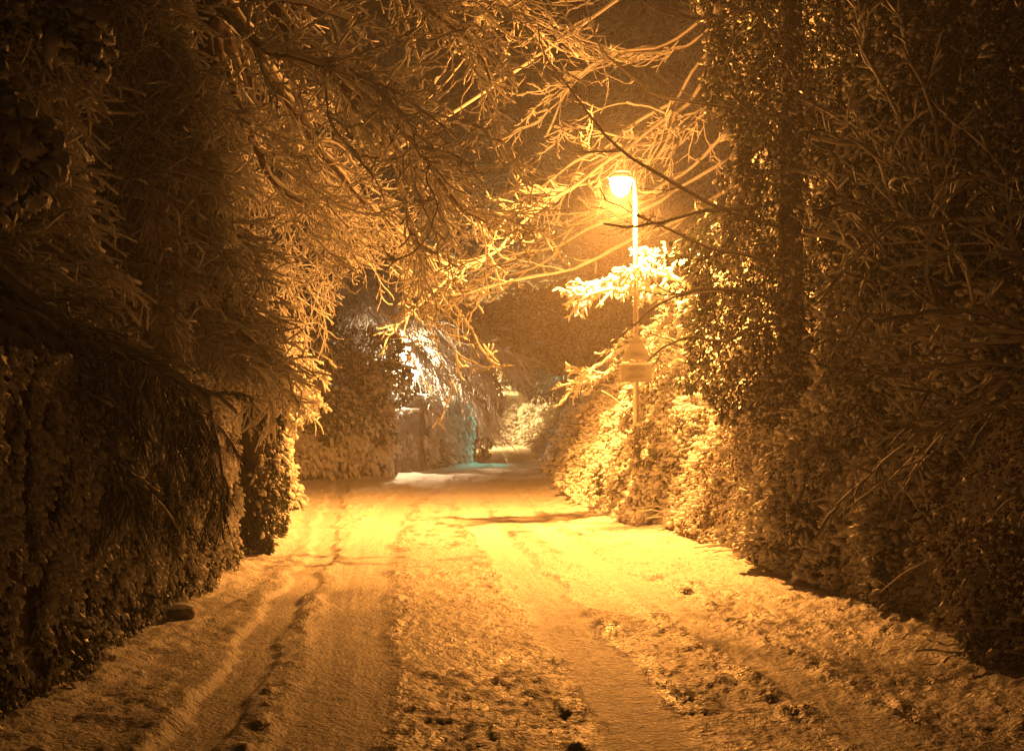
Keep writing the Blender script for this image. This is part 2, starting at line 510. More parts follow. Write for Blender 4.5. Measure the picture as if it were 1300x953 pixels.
# ------------------------------------------------------------------ near left: ivy covered stone wall
def wall_run(name, pts, height, thick, label, mstone, ivy_n, leafsize, snow_d, seed, mleaf=M_IVY, snow_sz=1.3, only_wall=False, tilt=0.):
    pts = np.array(pts, float)
    L = np.r_[0, np.cumsum(np.linalg.norm(np.diff(pts, axis=0), axis=1))]
    nu = max(8, int(L[-1] / .05)); nv = max(6, int(height / .05))
    u = np.linspace(0, L[-1], nu)
    x = np.interp(u, L, pts[:, 0]); y = np.interp(u, L, pts[:, 1])
    tx = np.gradient(x); ty = np.gradient(y); tl = np.hypot(tx, ty); nx_, ny_ = ty / tl, -tx / tl   # right-hand normal
    g = base_h(x, y)
    v = np.linspace(-.15, height, nv)
    U, Vv = np.meshgrid(u, v)
    # stones: voronoi-like relief
    cell = fbm2(U * 5, Vv * 7, seed, 3) * .03 + .03 * np.maximum(0, np.sin(U * 9 + 2 * noise2(U * 2, Vv * 3, seed)) * np.sin(Vv * 16 + noise2(U * 3, Vv * 2, seed + 1)))
    X = x[None] + nx_[None] * cell; Y = y[None] + ny_[None] * cell
    Z = g[None] * .0 + Vv + .05 * noise2(U * 1.2, Vv * 0, seed + 4) * (Vv > height - .1)
    front = np.stack([X, Y, Z], -1)
    back = np.stack([np.repeat((x - nx_ * thick)[None], nv, 0), np.repeat((y - ny_ * thick)[None], nv, 0), Z], -1)
    mb = MB()
    j, i = np.meshgrid(np.arange(nv - 1), np.arange(nu - 1), indexing='ij')
    q = np.stack([j * nu + i, j * nu + i + 1, (j + 1) * nu + i + 1, (j + 1) * nu + i], -1).reshape(-1, 4)
    N0 = nu * nv
    a = (nv - 1) * nu + np.arange(nu - 1)
    top = np.stack([a, a + 1, a + 1 + N0, a + N0], -1)
    e = []
    for c in (0, nu - 1):
        r_ = np.arange(nv - 1) * nu + c
        e.append(np.stack([r_, r_ + nu, r_ + nu + N0, r_ + N0], -1))
    mb.add(np.concatenate([front.reshape(-1, 3), back.reshape(-1, 3)]), np.concatenate([q, q[:, ::-1] + N0, top] + e))
    mid = len(x) // 2
    root = thing(name, (x[mid], y[mid], 0), label, 'wall')
    mb.build('stonework', mstone, root)
    # snow cap
    cap = MB(); K = nu
    P = np.stack([x - nx_ * thick / 2, y - ny_ * thick / 2, np.full(nu, height + .03)], -1)
    tubes(cap, P[None], (thick / 2 + .05 + .03 * noise2(u * 2.4, 0 * u, seed + 7))[None], 10, 0, .35)
    cap.build('snow_cap', M_SNOW, root)
    if ivy_n:
        uu = rng.uniform(0, L[-1], ivy_n); vv = rng.uniform(.05, height + .12, ivy_n)
        bulge = .10 + .12 * (noise2(uu * 1.1, vv * 1.6, seed + 9)) + .05 * noise2(uu * 4, vv * 5, seed + 10)
        dens = noise2(uu * 5.5, vv * 1.8, seed + 12) * .6 + noise2(uu * 12, vv * 4, seed + 13) * .5
        bare = vv < .35 + .15 * noise2(uu * 2, uu * 0, seed + 14)
        k = (dens > -.08) & ~(bare & (rng.random(ivy_n) < .6))
        uu, vv, bulge = uu[k], vv[k], np.maximum(bulge[k], .02)
        bx = np.interp(uu, u, x); by = np.interp(uu, u, y); bnx = np.interp(uu, u, nx_); bny = np.interp(uu, u, ny_)
        off = bulge * rng.uniform(.5, 1.1, len(uu))
        p = np.stack([bx + bnx * off, by + bny * off, vv], -1)
        nn = np.stack([bnx, bny, 0 * bnx], -1)
        d = nn * .5 + rng.normal(0, .34, p.shape); d[:, 2] -= .9
        s = rng.uniform(*leafsize, len(p))
        ml = MB(); stamp(ml, p, d, s, LEAF_V, LEAF_F, 0, .05)
        ml.build('ivy', mleaf, root)
        ks = rng.random(len(p)) < .85 * snow_d * (.6 + .8 * sstep(-.2, .3, noise2(uu * 7, vv * 2.2, seed + 15))) * (.25 + .75 * sstep(.2, .7, vv))
        ms = MB(); dd = d[ks].copy()
        stamp(ms, p[ks] + nn[ks] * .012, dd, s[ks] * snow_sz * rng.uniform(.7, 1.5, ks.sum()), PAD_V * [1.75, .46, .9], PAD_F, 0, .10, 1.1)
        ms.build('snow', M_SNOW, root)
    return root


wall_run('stone_wall', [(-2.5, 3.5), (-2.55, 8), (-2.78, 14.2)], 1.72, .4,
         'long roadside wall hung with ivy and clinging snow, nearest the viewer on the left', M_STONE, 190000, (.018, .042), .62, 200, snow_sz=1.0)
wall_run('stone_wall', [(-5.1, 30.6), (-4.4, 31.6), (-3.0, 33.6)], 1.75, .4,
         'shaded wall hung with snowy creeper running up to the dark gatepost', M_STONE, 9000, (.07, .13), .5, 230)
wall_run('stone_wall', [(-3.0, 36.4), (-2.35, 36.3)], 1.55, .4,
         'short pale wall end with stones showing through the snow, right of the gatepost', M_STONE, 260, (.05, .09), .9, 260)
wall_run('stone_wall', [(-2.3, 36.5), (-1.5, 41), (-1.55, 47)], 1.9, .4,
         'long dark far wall beyond the gateway, running down to the tunnel of trees', M_STONE, 6000, (.08, .14), .45, 290)

# gatepost
gp = thing('gatepost', (-2.82, 33.9, 0), 'dark square wooden gatepost capped with snow at the end of the creeper wall', 'gatepost')
def box(mb, c, s, m=0, bev=0.):
    c = np.array(c); s = np.array(s) / 2
    v = np.array([[x, y, z] for z in (-1, 1) for y in (-1, 1) for x in (-1, 1)]) * s + c
    f = np.array([[0, 2, 3, 1], [4, 5, 7, 6], [0, 1, 5, 4], [2, 6, 7, 3], [0, 4, 6, 2], [1, 3, 7, 5]])
    mb.add(v, f, m)
mb = MB(); box(mb, (-2.82, 33.9, .6), (.2, .2, 1.3)); box(mb, (-2.82, 33.9, 1.27), (.25, .25, .06)); mb.build('post', M_WOOD, gp, smooth=False)
mb = MB(); tubes(mb, np.array([[-2.82, 33.9, 1.29], [-2.82, 33.9, 1.33], [-2.82, 33.9, 1.39], [-2.82, 33.9, 1.42]]), np.array([.15, .17, .12, .03]), 10); mb.build('snow_cap', M_SNOW, gp)

# small stone at the wall foot
def rock(loc, s, label, sd):
    root = thing('stone', loc, label, 'stone')
    u, v = np.meshgrid(np.linspace(0, 2 * pi, 20, endpoint=False), np.linspace(.05, pi - .05, 10))
    d = np.stack([np.sin(v) * np.cos(u), np.sin(v) * np.sin(u), np.cos(v)], -1)
    k = 1 + .25 * noise3(d * 1.7 + sd, 2)
    V = d * k[..., None] * np.array(s) + np.array(loc)
    n = 20; j, i = np.meshgrid(np.arange(9), np.arange(n), indexing='ij'); i2 = (i + 1) % n
    F = np.stack([j * n + i, j * n + i2, (j + 1) * n + i2, (j + 1) * n + i], -1).reshape(-1, 4)
    mb = MB(); mb.add(V.reshape(-1, 3), F); mb.build('rock', M_STONE, root)
    mb = MB(); V2 = d * k[..., None] * np.array(s) * [.92, .92, .5] + np.array(loc) + [0, 0, s[2] * .72]
    mb.add(V2.reshape(-1, 3), F); mb.build('snow', M_SNOW, root)
rock((-2.40, 10.35, gz(-2.40, 10.35) + .04), (.10, .09, .06), 'lone rounded stone topped with snow at the foot of the near wall', 1)

# ------------------------------------------------------------------ street lamp with sign
LX, LY, LZ = 1.70, 19.5, 4.7
def lamp_column(loc, h, arm, label, lens, group):
    x, y, z = loc
    root = thing('street_lamp', loc, label, 'street lamp', group)
    mb = MB()
    tubes(mb, np.array([[x, y, z - .3], [x, y, z + 1.1], [x, y, z + 1.12], [x, y, z + h * .6], [x, y, z + h]]), np.array([.065, .06, .042, .036, .030]), 12)
    mb.build('post', M_METAL, root)
    ax = arm
    mb = MB(); tubes(mb, resample([[x, y, z + h - .02], [x + ax * .1, y, z + h + .05], [x + ax * .6, y, z + h + .08]], 8), np.full(8, .025), 8)
    mb.build('bracket', M_METAL, root)
    # lantern: tapered housing over a bowl
    sg = 1 if ax > 0 else -1
    prof = [(.0, .03, .04), (.06, .07, .06), (.17, .10, .075), (.28, .07, .06), (.34, .02, .02)]
    hx = x + ax * .35
    V = []; S = 14
    for (d, w, hh) in prof:
        for k in range(S):
            a = pi * k / (S - 1)
            V.append((hx + sg * d, y + w * math.cos(a), z + h + .075 + hh * math.sin(a)))
    F = [[r * S + k, r * S + k + 1, (r + 1) * S + k + 1, (r + 1) * S + k] for r in range(4) for k in range(S - 1)]
    mb = MB(); mb.add(V, F); hs = mb.build('housing', M_METAL, root)
    V = []
    bowl = [(.17 - .15 * math.cos(pi * q / 11), .14 * math.sin(pi * q / 11) + .002, .10 * math.sin(pi * q / 11) + .001) for q in range(12)]
    for (d, w, hh) in bowl:
        for k in range(S):
            a = pi * k / (S - 1)
            V.append((hx + sg * d, y + w * math.cos(a), z + h + .07 - hh * 2.5 * math.sin(a)))
    F = [[r * S + k, r * S + k + 1, (r + 1) * S + k + 1, (r + 1) * S + k] for r in range(11) for k in range(S - 1)]
    mb = MB(); mb.add(V, F); mb.build('lens', lens, hs)
    mb = MB(); tubes(mb, np.array([[hx + sg * .02, y, z + h + .16], [hx + sg * .08, y, z + h + .17], [hx + sg * .2, y, z + h + .175], [hx + sg * .3, y, z + h + .15]]), np.array([.02, .05, .06, .02]), 8, 0, .5)
    mb.build('snow', M_SNOW, hs)
    return root, (hx + sg * .17, y, z + h - .03)

zb = gz(LX, LY)
lamp, lp = lamp_column((LX, LY, zb), 4.66 - zb, -.10, 'lit sodium street lamp on a slim column beside the bright snowy bank', M_SODIUM, 'street lamps along the lane')

def point_light(name, loc, col, W, rad=.1, parent=None, bat=None, lo=.28):
    l = bpy.data.lights.new(name, 'POINT'); l.energy = W; l.color = col; l.shadow_soft_size = rad
    o = bpy.data.objects.new(name, l); COL.objects.link(o); o.location = loc
    if parent is not None:
        o.parent = parent; o.location = Vector(loc) - parent.location
    if bat:
        # lamp output by angle, shaped by hand: strong downward, weak sideways, some upward
        l.use_nodes = True; nt = l.node_tree; em = nt.nodes['Emission']
        tc = nt.nodes.new('ShaderNodeTexCoord'); sx = nt.nodes.new('ShaderNodeSeparateXYZ')
        rp = nt.nodes.new('ShaderNodeValToRGB'); rp.color_ramp.interpolation = 'LINEAR'
        mr = nt.nodes.new('ShaderNodeMapRange'); mr.inputs['From Min'].default_value = -1; mr.inputs['From Max'].default_value = 1
        e = rp.color_ramp.elements
        e[0].position = 0; e[0].color = (lo, lo, lo, 1)
        e[1].position = 1; e[1].color = (.08, .08, .08, 1)
        for p_, v_ in bat:
            q = e.new(p_); q.color = (v_, v_, v_, 1)
        mt = nt.nodes.new('ShaderNodeMath'); mt.operation = 'MULTIPLY'; mt.inputs[1].default_value = 1.0
        nt.links.new(tc.outputs['Normal'], sx.inputs[0]); nt.links.new(sx.outputs['Z'], mr.inputs['Value'])
        nt.links.new(mr.outputs['Result'], rp.inputs['Fac']); nt.links.new(rp.outputs['Color'], mt.inputs[0])
        nt.links.new(mt.outputs[0], em.inputs['Strength'])
    return o

BAT = [(.1, 1.0), (.22, .92), (.28, .56), (.33, .31), (.40, .17), (.46, .13), (.52, .16), (.60, .23), (.72, .30), (.8, .26)]
point_light('sodium_light', (lp[0] - .02, lp[1], lp[2] - .02), SODIUM, 11600, .08, lamp, BAT, 1.0)

# sign plates seen from the back, fixed on the column
sg = thing('road_sign', (LX, LY - .08, zb), 'back of a triangular warning sign with a plate below, on the lamp column', 'road sign')
mb = MB()
ty, cy_ = LY - .075, 2.42
tri = np.array([(-.21, 2.24), (.21, 2.24), (0, 2.62)])
V = [(LX + a, ty, b_) for a, b_ in tri] + [(LX + a, ty - .012, b_) for a, b_ in tri]
mb.add(V, [[0, 1, 2], [5, 4, 3]]); mb.add(V, [[0, 3, 4, 1], [1, 4, 5, 2], [2, 5, 3, 0]])
mb.build('triangle_plate', M_SIGN, sg, smooth=False)
mb = MB(); box(mb, (LX, ty - .006, 2.05), (.42, .012, .24)); mb.build('supplementary_plate', M_SIGN, sg, smooth=False)
mb = MB()
for z_ in (2.30, 2.47, 2.0, 2.10):
    mb = MB(); box(mb, (LX, ty - .028, z_), (.22 if z_ < 2.45 else .09, .03, .025))
    mb.build('mounting_rail', M_METAL, sg, smooth=False)
mb = MB()
snowtubes(mb, np.stack([np.linspace(LX - .20, LX + .20, 8), np.full(8, ty - .01), np.full(8, 2.175)], -1)[None], np.full((1, 8), .01), .018, 5)
mb.build('snow', M_SNOW, sg)

# ------------------------------------------------------------------ overhead cable
cb = MB()
a_ = at(930, -110, 18.8); b_ = at(420, 240, 23.5)
t = np.linspace(0, 1, 30)[:, None]
P = a_ * (1 - t) + b_ * t; P[:, 2] -= .10 * np.sin(t[:, 0] * pi)
tubes(cb, P, np.full(30, .031), 6)
co = cb.build('overhead_cable', M_CABLE); tag(co, 'straight snow coated overhead cable crossing between the tree tops', 'cable')

# ------------------------------------------------------------------ TREES
def A(*l): return [at(*p) for p in l]

# big left tree, arching over the lane
tree('overhanging_tree', (-3.7, 15.5, 0), 'big bare tree arching over the lane, drooping snowy twigs ending left of the lamp', 'tree',
     [A((262, -100, 15.3), (360, 20, 15), (450, 110, 15.5), (530, 190, 16), (590, 260, 16.5), (628, 300, 16.8)),
      A((300, -120, 15.3), (430, -60, 15.2), (520, 0, 15.6), (590, 50, 16), (632, 120, 16.4)),
      A((262, -40, 15.3), (340, 90, 16), (410, 190, 17), (450, 240, 17.6), (490, 280, 18), (530, 310, 18.5)),
      A((262, 20, 15.4), (330, 120, 16.6), (390, 220, 18), (410, 270, 19), (430, 310, 19.6)),
      A((300, -120, 15.3), (450, -100, 16), (560, -60, 17), (640, -10, 18), (690, 50, 18.5)),
      A((262, 0, 15.4), (330, 60, 14.6), (400, 70, 14), (470, 100, 13.6), (540, 170, 13.4)),
      A((262, -60, 15.3), (340, -10, 15.6), (400, 60, 16), (470, 150, 16.2), (520, 250, 16.3), (545, 330, 16.5)),
      A((262, 30, 15.3), (300, 130, 15.6), (350, 230, 16), (385, 260, 16.4), (410, 290, 17))],
     [(.10, .02), (.09, .015), (.08, .014), (.09, .012), (.10, .012), (.06, .01), (.09, .012), (.07, .01)],
     [dict(n=230, length=(.5, 1.7), angle=(.3, .9), K=9, bias=(.25, 0, -.1), grav=-.06, wob=.13, rs=.4, up=.04, rmin=.006, end=.4),
      dict(n=950, length=(.2, .8), angle=(.3, .9), K=9, bias=(.1, 0, -.1), grav=-.08, wob=.2, rs=.55, rmin=.006, up=.14, end=.7),
      dict(n=2900, length=(.06, .26), angle=(.4, 1.1), K=6, grav=-.02, wob=.26, rs=.7, rmin=.005, up=.16, src=-1, end=.8),
      dict(n=700, length=(.15, .5), angle=(.3, .9), K=6, grav=-.06, wob=.16, rs=.5, rmin=.003, src=1, up=.15)],
     snow=.0072, trunk=[(-3.7, 15.5, -.2), (-3.55, 15.4, 2), (-3.35, 15.4, 4), (-3.25, 15.3, 6.2), (-3.0, 15.2, 8)], tr=.26)

# denser brown-lit tree behind it on the left
tree('leaning_tree', (-5.2, 20, .8), 'dense twiggy tree behind the arching tree, its fine snowy twigs hanging over the left verge', 'tree',
     [A((170, -60, 20), (230, 80, 20), (290, 200, 20), (330, 250, 20.4), (365, 300, 21), (385, 340, 21)),
      A((170, 60, 20), (230, 180, 19.6), (290, 300, 19.4), (335, 330, 19.4), (360, 360, 19.5)),
      A((170, 160, 20), (220, 260, 19), (250, 330, 18.8), (270, 380, 18.8)),
      A((170, -100, 20), (260, 0, 20.5), (340, 100, 21), (400, 230, 21.6), (415, 310, 22)),
      A((170, 200, 20), (120, 260, 19), (60, 330, 18.5), (10, 400, 18)),
      A((170, 0, 20), (110, 60, 19), (50, 160, 18), (-20, 260, 18)),
      A((170, -60, 20), (200, 60, 18), (230, 160, 17), (240, 270, 16.5), (250, 380, 16.5))],
     [(.12, .015)] * 7,
     [dict(n=260, length=(.6, 1.9), angle=(.3, 1.0), K=9, bias=(.1, 0, -.1), grav=-.06, wob=.13, rs=.4, rmin=.007),
      dict(n=1100, length=(.25, .9), angle=(.3, .9), K=7, grav=-.09, wob=.16, rs=.5, rmin=.005, up=.1),
      dict(n=2600, length=(.1, .33), angle=(.4, 1.0), K=5, grav=-.05, wob=.2, rs=.6, rmin=.004)],
     snow=.007, trunk=[(-5.2, 20, .5), (-5.2, 20, 3), (-5.3, 20, 6), (-5.2, 20, 9)], tr=.28)

# evergreen mass far upper left: weeping conifer
def conifer(name, base, h, rad, nb, label, droop=.5, snow=.014, twigs=3000, tw2=0, group=None, side=None, z0=.12, tr=.16, mat=None, ragged=.3, msnow=None, tl=.32, keep=1.0):
    base = np.array(base, float)
    mains = []; rr = []
    for i in range(nb):
        f = z0 + (1 - z0) * (i + rng.random()) / nb
        ln = rad * (1 - f) ** .75 * rng.uniform(1 - ragged, 1.12) + .15
        if side is not None and rng.random() < .75: a = side + rng.normal(0, .9)
        else: a = rng.uniform(0, 2 * pi)
        d = np.array([math.cos(a), math.sin(a), 0])
        p0 = base + [0, 0, h * f]
        pts = [p0 + d * ln * s_ + np.array([0, 0, ln * (.22 * s_ - droop * 1.1 * s_ * s_)]) for s_ in (0, .25, .5, .75, 1)]
        mains.append(pts); rr.append((.012 + .02 * ln, .006))
    lv = [dict(n=int(twigs), length=(tl * .5 * rad ** .5, tl * 1.2 * rad ** .5), angle=(.6, 1.1), K=6, grav=-.10 * droop * 2, wob=.13, rs=.4, rmin=.006, end=.5, tmin=.12)]
    if tw2: lv.append(dict(n=int(tw2), length=(.08, .3), angle=(.5, .9), K=4, grav=-.08, wob=.16, rs=.7, rmin=.006, end=.6))
    return tree(name, base, label, 'tree', mains, rr, lv, snow=snow, trunk=[base + [0, 0, -.2], base + [.05, 0, h * .4], base + [0, 0, h]], tr=tr, group=group, barkmat=M_NEEDLE, msnow=msnow, snow_keep=keep)

conifer('weeping_conifer', (-4.2, 9.8, .8), 5.6, 1.6, 60, 'shadowy weeping conifer with curtains of snow behind the near wall', .8, .009, 6000, 10000, side=-.5, tl=.40, z0=.32)
conifer('weeping_conifer', (-3.75, 13.2, .8), 5.6, 2.1, 80, 'second shadowy conifer, darker and twiggier, between the near wall and the arching tree', .7, .008, 6500, 12000, side=-.2, tl=.36, z0=.30)

# long-needled pine bough hanging over the near wall
def pine_extra(root, pool):
    P, R = pool[-1]
    mb = MB()
    C = children(P, R, 9000, (.10, .22), (.25, .7), K=3, grav=-.12, wob=.06, rs=.5, rmin=.0025, end=.4)
    tubes(mb, C[0], C[1], 3)
    mb.build('needles', M_NEEDLE, root)
tree('pine_tree', (-3.5, 8.6, .8), 'dark long needled pine leaning over the near wall with drooping snow dusted boughs', 'tree',
     [A((-60, 300, 8.8), (40, 385, 8.8), (110, 425, 8.6), (180, 440, 8.4), (240, 480, 8.3), (268, 530, 8.3)),
      A((-60, 350, 8.8), (30, 400, 8.6), (90, 450, 8.4), (130, 520, 8.3), (160, 600, 8.3)),
      A((-60, 330, 8.8), (60, 400, 8.9), (130, 430, 8.8), (190, 480, 8.7), (210, 560, 8.7)),
      A((-60, 380, 8.8), (20, 420, 8.3), (70, 480, 8.1), (90, 560, 8.1))],
     [(.05, .012)] * 4,
     [dict(n=90, length=(.2, .6), angle=(.3, .9), K=7, grav=-.14, wob=.1, rs=.4, rmin=.006),
      dict(n=420, length=(.12, .35), angle=(.3, .8), K=6, grav=-.16, wob=.1, rs=.6, rmin=.004)],
     snow=.011, trunk=[(-3.5, 8.6, .5), (-3.5, 8.7, 2), (-3.45, 8.8, 3.4), (-3.3, 9, 5)], tr=.13, extra=pine_extra)

# snow laden laurel high on the near left
P, N = blob_points([(at(20, 60, 6.2), (.30, .4, .30)), (at(85, 60, 6.3), (.13, .2, .16)), (at(25, 190, 6.2), (.14, .2, .2)), (at(-30, 130, 6.3), (.3, .4, .5))], 3600, .14, .3, 5, gap=-.1)
st = limbs([[(-3.3, 6.4, .6), (-3.0, 6.3, 1.6), (-2.7, 6.3, 2.4), at(10, 100, 6.3)], [(-3.3, 6.4, .6), (-3.1, 6.3, 1.8), at(-80, 120, 6.4)]], [(.05, .02), (.05, .02)])
leafy('laurel_bush', (-3.3, 6.4, .6), 'tall laurel high in the top left corner, broad dark leaves carrying thick pads of snow', 'bush', P, N, (.04, .09), M_LAUREL, .5, .8, .9, st, zs=1.4, big=120)

# ivy pillar: stump overgrown at the end of the near wall
def ivy_trunk(name, pts, rads, label, n, size, snow_d, mleaf=M_IVY, lump=.35, tr=.12, snow_sz=1.1, cat='tree', fr=1.3, clump=-.35):
    pts = resample(pts, 24); rads = np.interp(np.linspace(0, 1, 24), np.linspace(0, 1, len(rads)), rads)
    t = rng.random(n); ft = t * 22.99; i = ft.astype(int); f = (ft - i)[:, None]
    c = pts[i] * (1 - f) + pts[i + 1] * f; r = rads[i] * (1 - f[:, 0]) + rads[i + 1] * f[:, 0]
    a = rng.uniform(0, 2 * pi, n)
    u = np.stack([np.cos(a), np.sin(a), 0 * a], -1)
    q = c + u * r[:, None]
    k = 1 + lump * (1.3 * noise3(q * fr, 21) + .7 * noise3(q * fr * 2.7, 22)) - rng.exponential(.08, n)
    p = c + u * (r * np.maximum(k, .15))[:, None]
    g = noise3(p * 3.3, 23) + .5 * noise3(p * 8, 24) > clump
    root = leafy(name, pts[0], label, cat, p[g], u[g], size, mleaf, snow_d, .7, snow_sz)
    mb = MB(); tubes(mb, pts, np.linspace(tr * 1.3, tr * .6, 24), 10); mb.build('trunk', M_BARK, root)
    return root

ivy_trunk('ivy_clad_stump', [(-2.72, 14.9, 0), (-2.75, 14.9, 1), (-2.75, 14.9, 1.9), (-2.8, 14.9, 2.5)], [.16, .26, .34, .22],
          'dark leafy ivy pillar at the far end of the near wall', 9000, (.03, .065), .10, cat='stump')
ivy_trunk('ivy_clad_stump', [(-3.0, 16.8, 0), (-3.0, 16.8, .9), (-3.02, 16.8, 1.7), (-3.0, 16.8, 1.9)], [.26, .32, .32, .15],
          'thick ivy stump with glinting leaves on its lamp side, just past the dark pillar', 8000, (.03, .065), .25, cat='stump')
ivy_trunk('ivy_clad_stump', [(-3.65, 22.2, 0), (-3.7, 22.2, .8), (-3.7, 22.2, 1.3)], [.26, .3, .2],
          'small rounded ivy stump farther back beside the snowy gateway', 2600, (.06, .10), .35, cat='stump')

# fir sprays lit by the lamp, leaning out over the stumps
def spruce(name, base, label, mains, rr, n1=300, n2=2200, snow=.013, trunk=None, tr=.07):
    return tree(name, base, label, 'tree', mains, rr,
                [dict(n=n1, length=(.12, .38), angle=(.5, .9), K=6, grav=-.10, wob=.06, rs=.5, rmin=.006, end=.6),
                 dict(n=n2, length=(.04, .12), angle=(.5, .9), K=4, grav=-.05, wob=.06, rs=.7, rmin=.005, end=.6)],
                snow=snow, trunk=trunk, tr=tr, barkmat=M_NEEDLE)

spruce('spruce_tree', (-3.5, 17.6, .3), 'small spruce by the left verge, its layered sprays brightly lit by the lamp',
       [A((290, 430, 17.6), (320, 440, 17.4), (350, 450, 17.2), (372, 475, 17.1), (385, 510, 17)),
        A((290, 440, 17.6), (320, 470, 17.6), (350, 500, 17.6), (370, 530, 17.6)),
        A((290, 420, 17.6), (330, 425, 17.8), (365, 450, 18), (395, 505, 18)),
        A((290, 470, 17.6), (320, 505, 17.2), (345, 545, 17.1), (352, 590, 17.1)),
        A((290, 450, 17.6), (310, 450, 17), (335, 470, 16.7), (345, 500, 16.7)),
        A((290, 480, 17.6), (320, 520, 17.8), (350, 560, 18), (368, 590, 18)),
        A((290, 410, 17.6), (310, 405, 17.9), (345, 425, 18.1), (375, 440, 18.3), (400, 470, 18.4)),
        A((290, 400, 17.6), (260, 430, 17.2), (240, 470, 17))],
       [(.02, .007)] * 8, 420, 3200, .015, trunk=[(-3.5, 17.6, 0), (-3.5, 17.6, 1.5), (-3.5, 17.6, 3.0)], tr=.07)

# evergreens above the creeper wall (31-34 m)
P, N = blob_points([(at(440, 500, 32.5), (.9, .8, .8)), (at(480, 470, 33.5), (.75, .8, .9)), (at(400, 520, 31.8), (.7, .8, .6)), (at(470, 540, 33.3), (.6, .5, .5)), (at(380, 440, 32.5), (1.0, .8, 1.0))], 13000, .1, .3, 1.8, gap=-.3)
leafy('evergreen_shrub', (at(450, 560, 33)[0], 33, .9), 'rounded glossy evergreen shrub growing over the creeper wall beside the gatepost', 'bush', P, N, (.07, .13), M_LAUREL, .38, .6, 1.0)

# weeping birch-like tree lit white by hidden lamp
tree('weeping_tree', (-4.0, 38.2, .5), 'weeping tree past the gateway, its hanging twigs dazzling white from a hidden lamp', 'tree',
     [A((450, 300, 38.4), (480, 360, 38.2), (520, 400, 38), (560, 430, 38), (610, 440, 38.2)),
      A((450, 320, 38.4), (480, 400, 38.2), (510, 440, 38), (535, 480, 38), (548, 500, 38)),
      A((450, 320, 38.4), (500, 380, 38), (560, 420, 37.8), (600, 455, 37.8), (618, 495, 37.8)),
      A((450, 340, 38.4), (490, 400, 37.6), (530, 440, 37.4), (570, 470, 37.3), (590, 500, 37.2)),
      A((450, 280, 38.4), (520, 350, 38.6), (580, 390, 39), (630, 430, 39.5)),
      A((450, 340, 38.4), (470, 400, 37.6), (500, 430, 37), (530, 440, 36.8)),
      A((450, 300, 38.4), (430, 370, 38), (440, 420, 37.6), (470, 440, 37.4))],
     [(.07, .012)] * 7,
     [dict(n=120, length=(.5, 1.5), angle=(.3, .9), K=8, bias=(.2, 0, -.2), grav=-.10, wob=.1, rs=.4, rmin=.009),
      dict(n=1900, length=(.3, .9), angle=(.2, .7), K=6, grav=-.14, wob=.1, rs=.6, rmin=.007),
      dict(n=2500, length=(.1, .35), angle=(.3, .8), K=4, grav=-.1, wob=.1, rs=.6, rmin=.006)],
     snow=.014, trunk=[(-4.1, 38.4, .3), (-4.2, 38.4, 3), (-4.2, 38.4, 6.5)], tr=.15)

# dark yew closing the tunnel on the left, 45-50 m
P, N = blob_points([(at(600, 500, 48), (.85, 1.2, 1.0)), (at(575, 470, 47), (1.1, 1.2, .9)), (at(540, 510, 46), (.9, 1.1, .9)), (at(560, 420, 49), (1.6, 1.4, 1.2)), (at(620, 430, 50), (1.4, 1.4, 1.1)), (at(604, 560, 48), (.45, .7, .9))], 17000, .1, .3, 1.2)
leafy('yew_tree', (at(604, 560, 48)[0], 48, 0), 'dark yew on the left where the lane narrows into a tunnel', 'tree', P, N, (.10, .18), M_NEEDLE, .22, .5, 1.0,
      stems=limbs([[(-1.35, 48, -.1), (-1.35, 48, 2), (-1.6, 48, 4)]], [(.2, .1)]))
# yew crown arching over from the right
P, N = blob_points([(at(680, 470, 50), (1.1, 1.2, .8)), (at(720, 440, 47), (1.6, 1.3, 1.4)), (at(745, 500, 46.5), (.9, 1.1, 1.2)), (at(700, 400, 49), (1.7, 1.3, 1.0)), (at(650, 425, 52), (1.2, 1.1, .8)), (at(790, 400, 46), (1.6, 1.2, 1.6))], 20000, .1, .3, 1.2)
leafy('yew_tree', (at(745, 560, 46)[0], 46, 2.2), 'dark yew on the right bank whose crown roofs the tunnel', 'tree', P, N, (.10, .18), M_NEEDLE, .3, .5, 1.0,
      stems=limbs([[(2.6, 46, 1.8), (2.5, 46, 3), (2.0, 47, 5)]], [(.22, .1)]))
# cyan lit drooping bough on the wall end
spruce('spruce_tree', (-1.75, 44, 0), 'slender spruce tinted green blue at the end of the dark far wall',
       [A((572, 500, 42.6), (580, 520, 42), (586, 545, 41.6), (587, 585, 41.6)), A((572, 495, 42.6), (585, 515, 41.8), (592, 540, 41.7), (590, 565, 41.7)),
        A((572, 490, 42.6), (565, 515, 41.8), (572, 545, 41.6))], [(.04, .02)] * 3, 160, 900, .03, trunk=[(-1.85, 42.7, 0), (-1.85, 42.7, 2.4)], tr=.07)

# far end of the lane: lit bush on the bank at 60 m
P, N = blob_points([(at(700, 545, 62), (.6, .9, .8)), (at(722, 520, 63), (.9, 1, 1.3)), (at(690, 562, 61.5), (.3, .6, .3)), (at(675, 535, 67), (.5, .8, .8))], 8000, .1, .25, 1.6)
leafy('snowy_bush', (at(680, 560, 61)[0], 61, .3), 'far bush on the bend glowing in the light of a hidden lamp', 'bush', P, N, (.08, .14), M_IVY, .8, .5, 1.2)

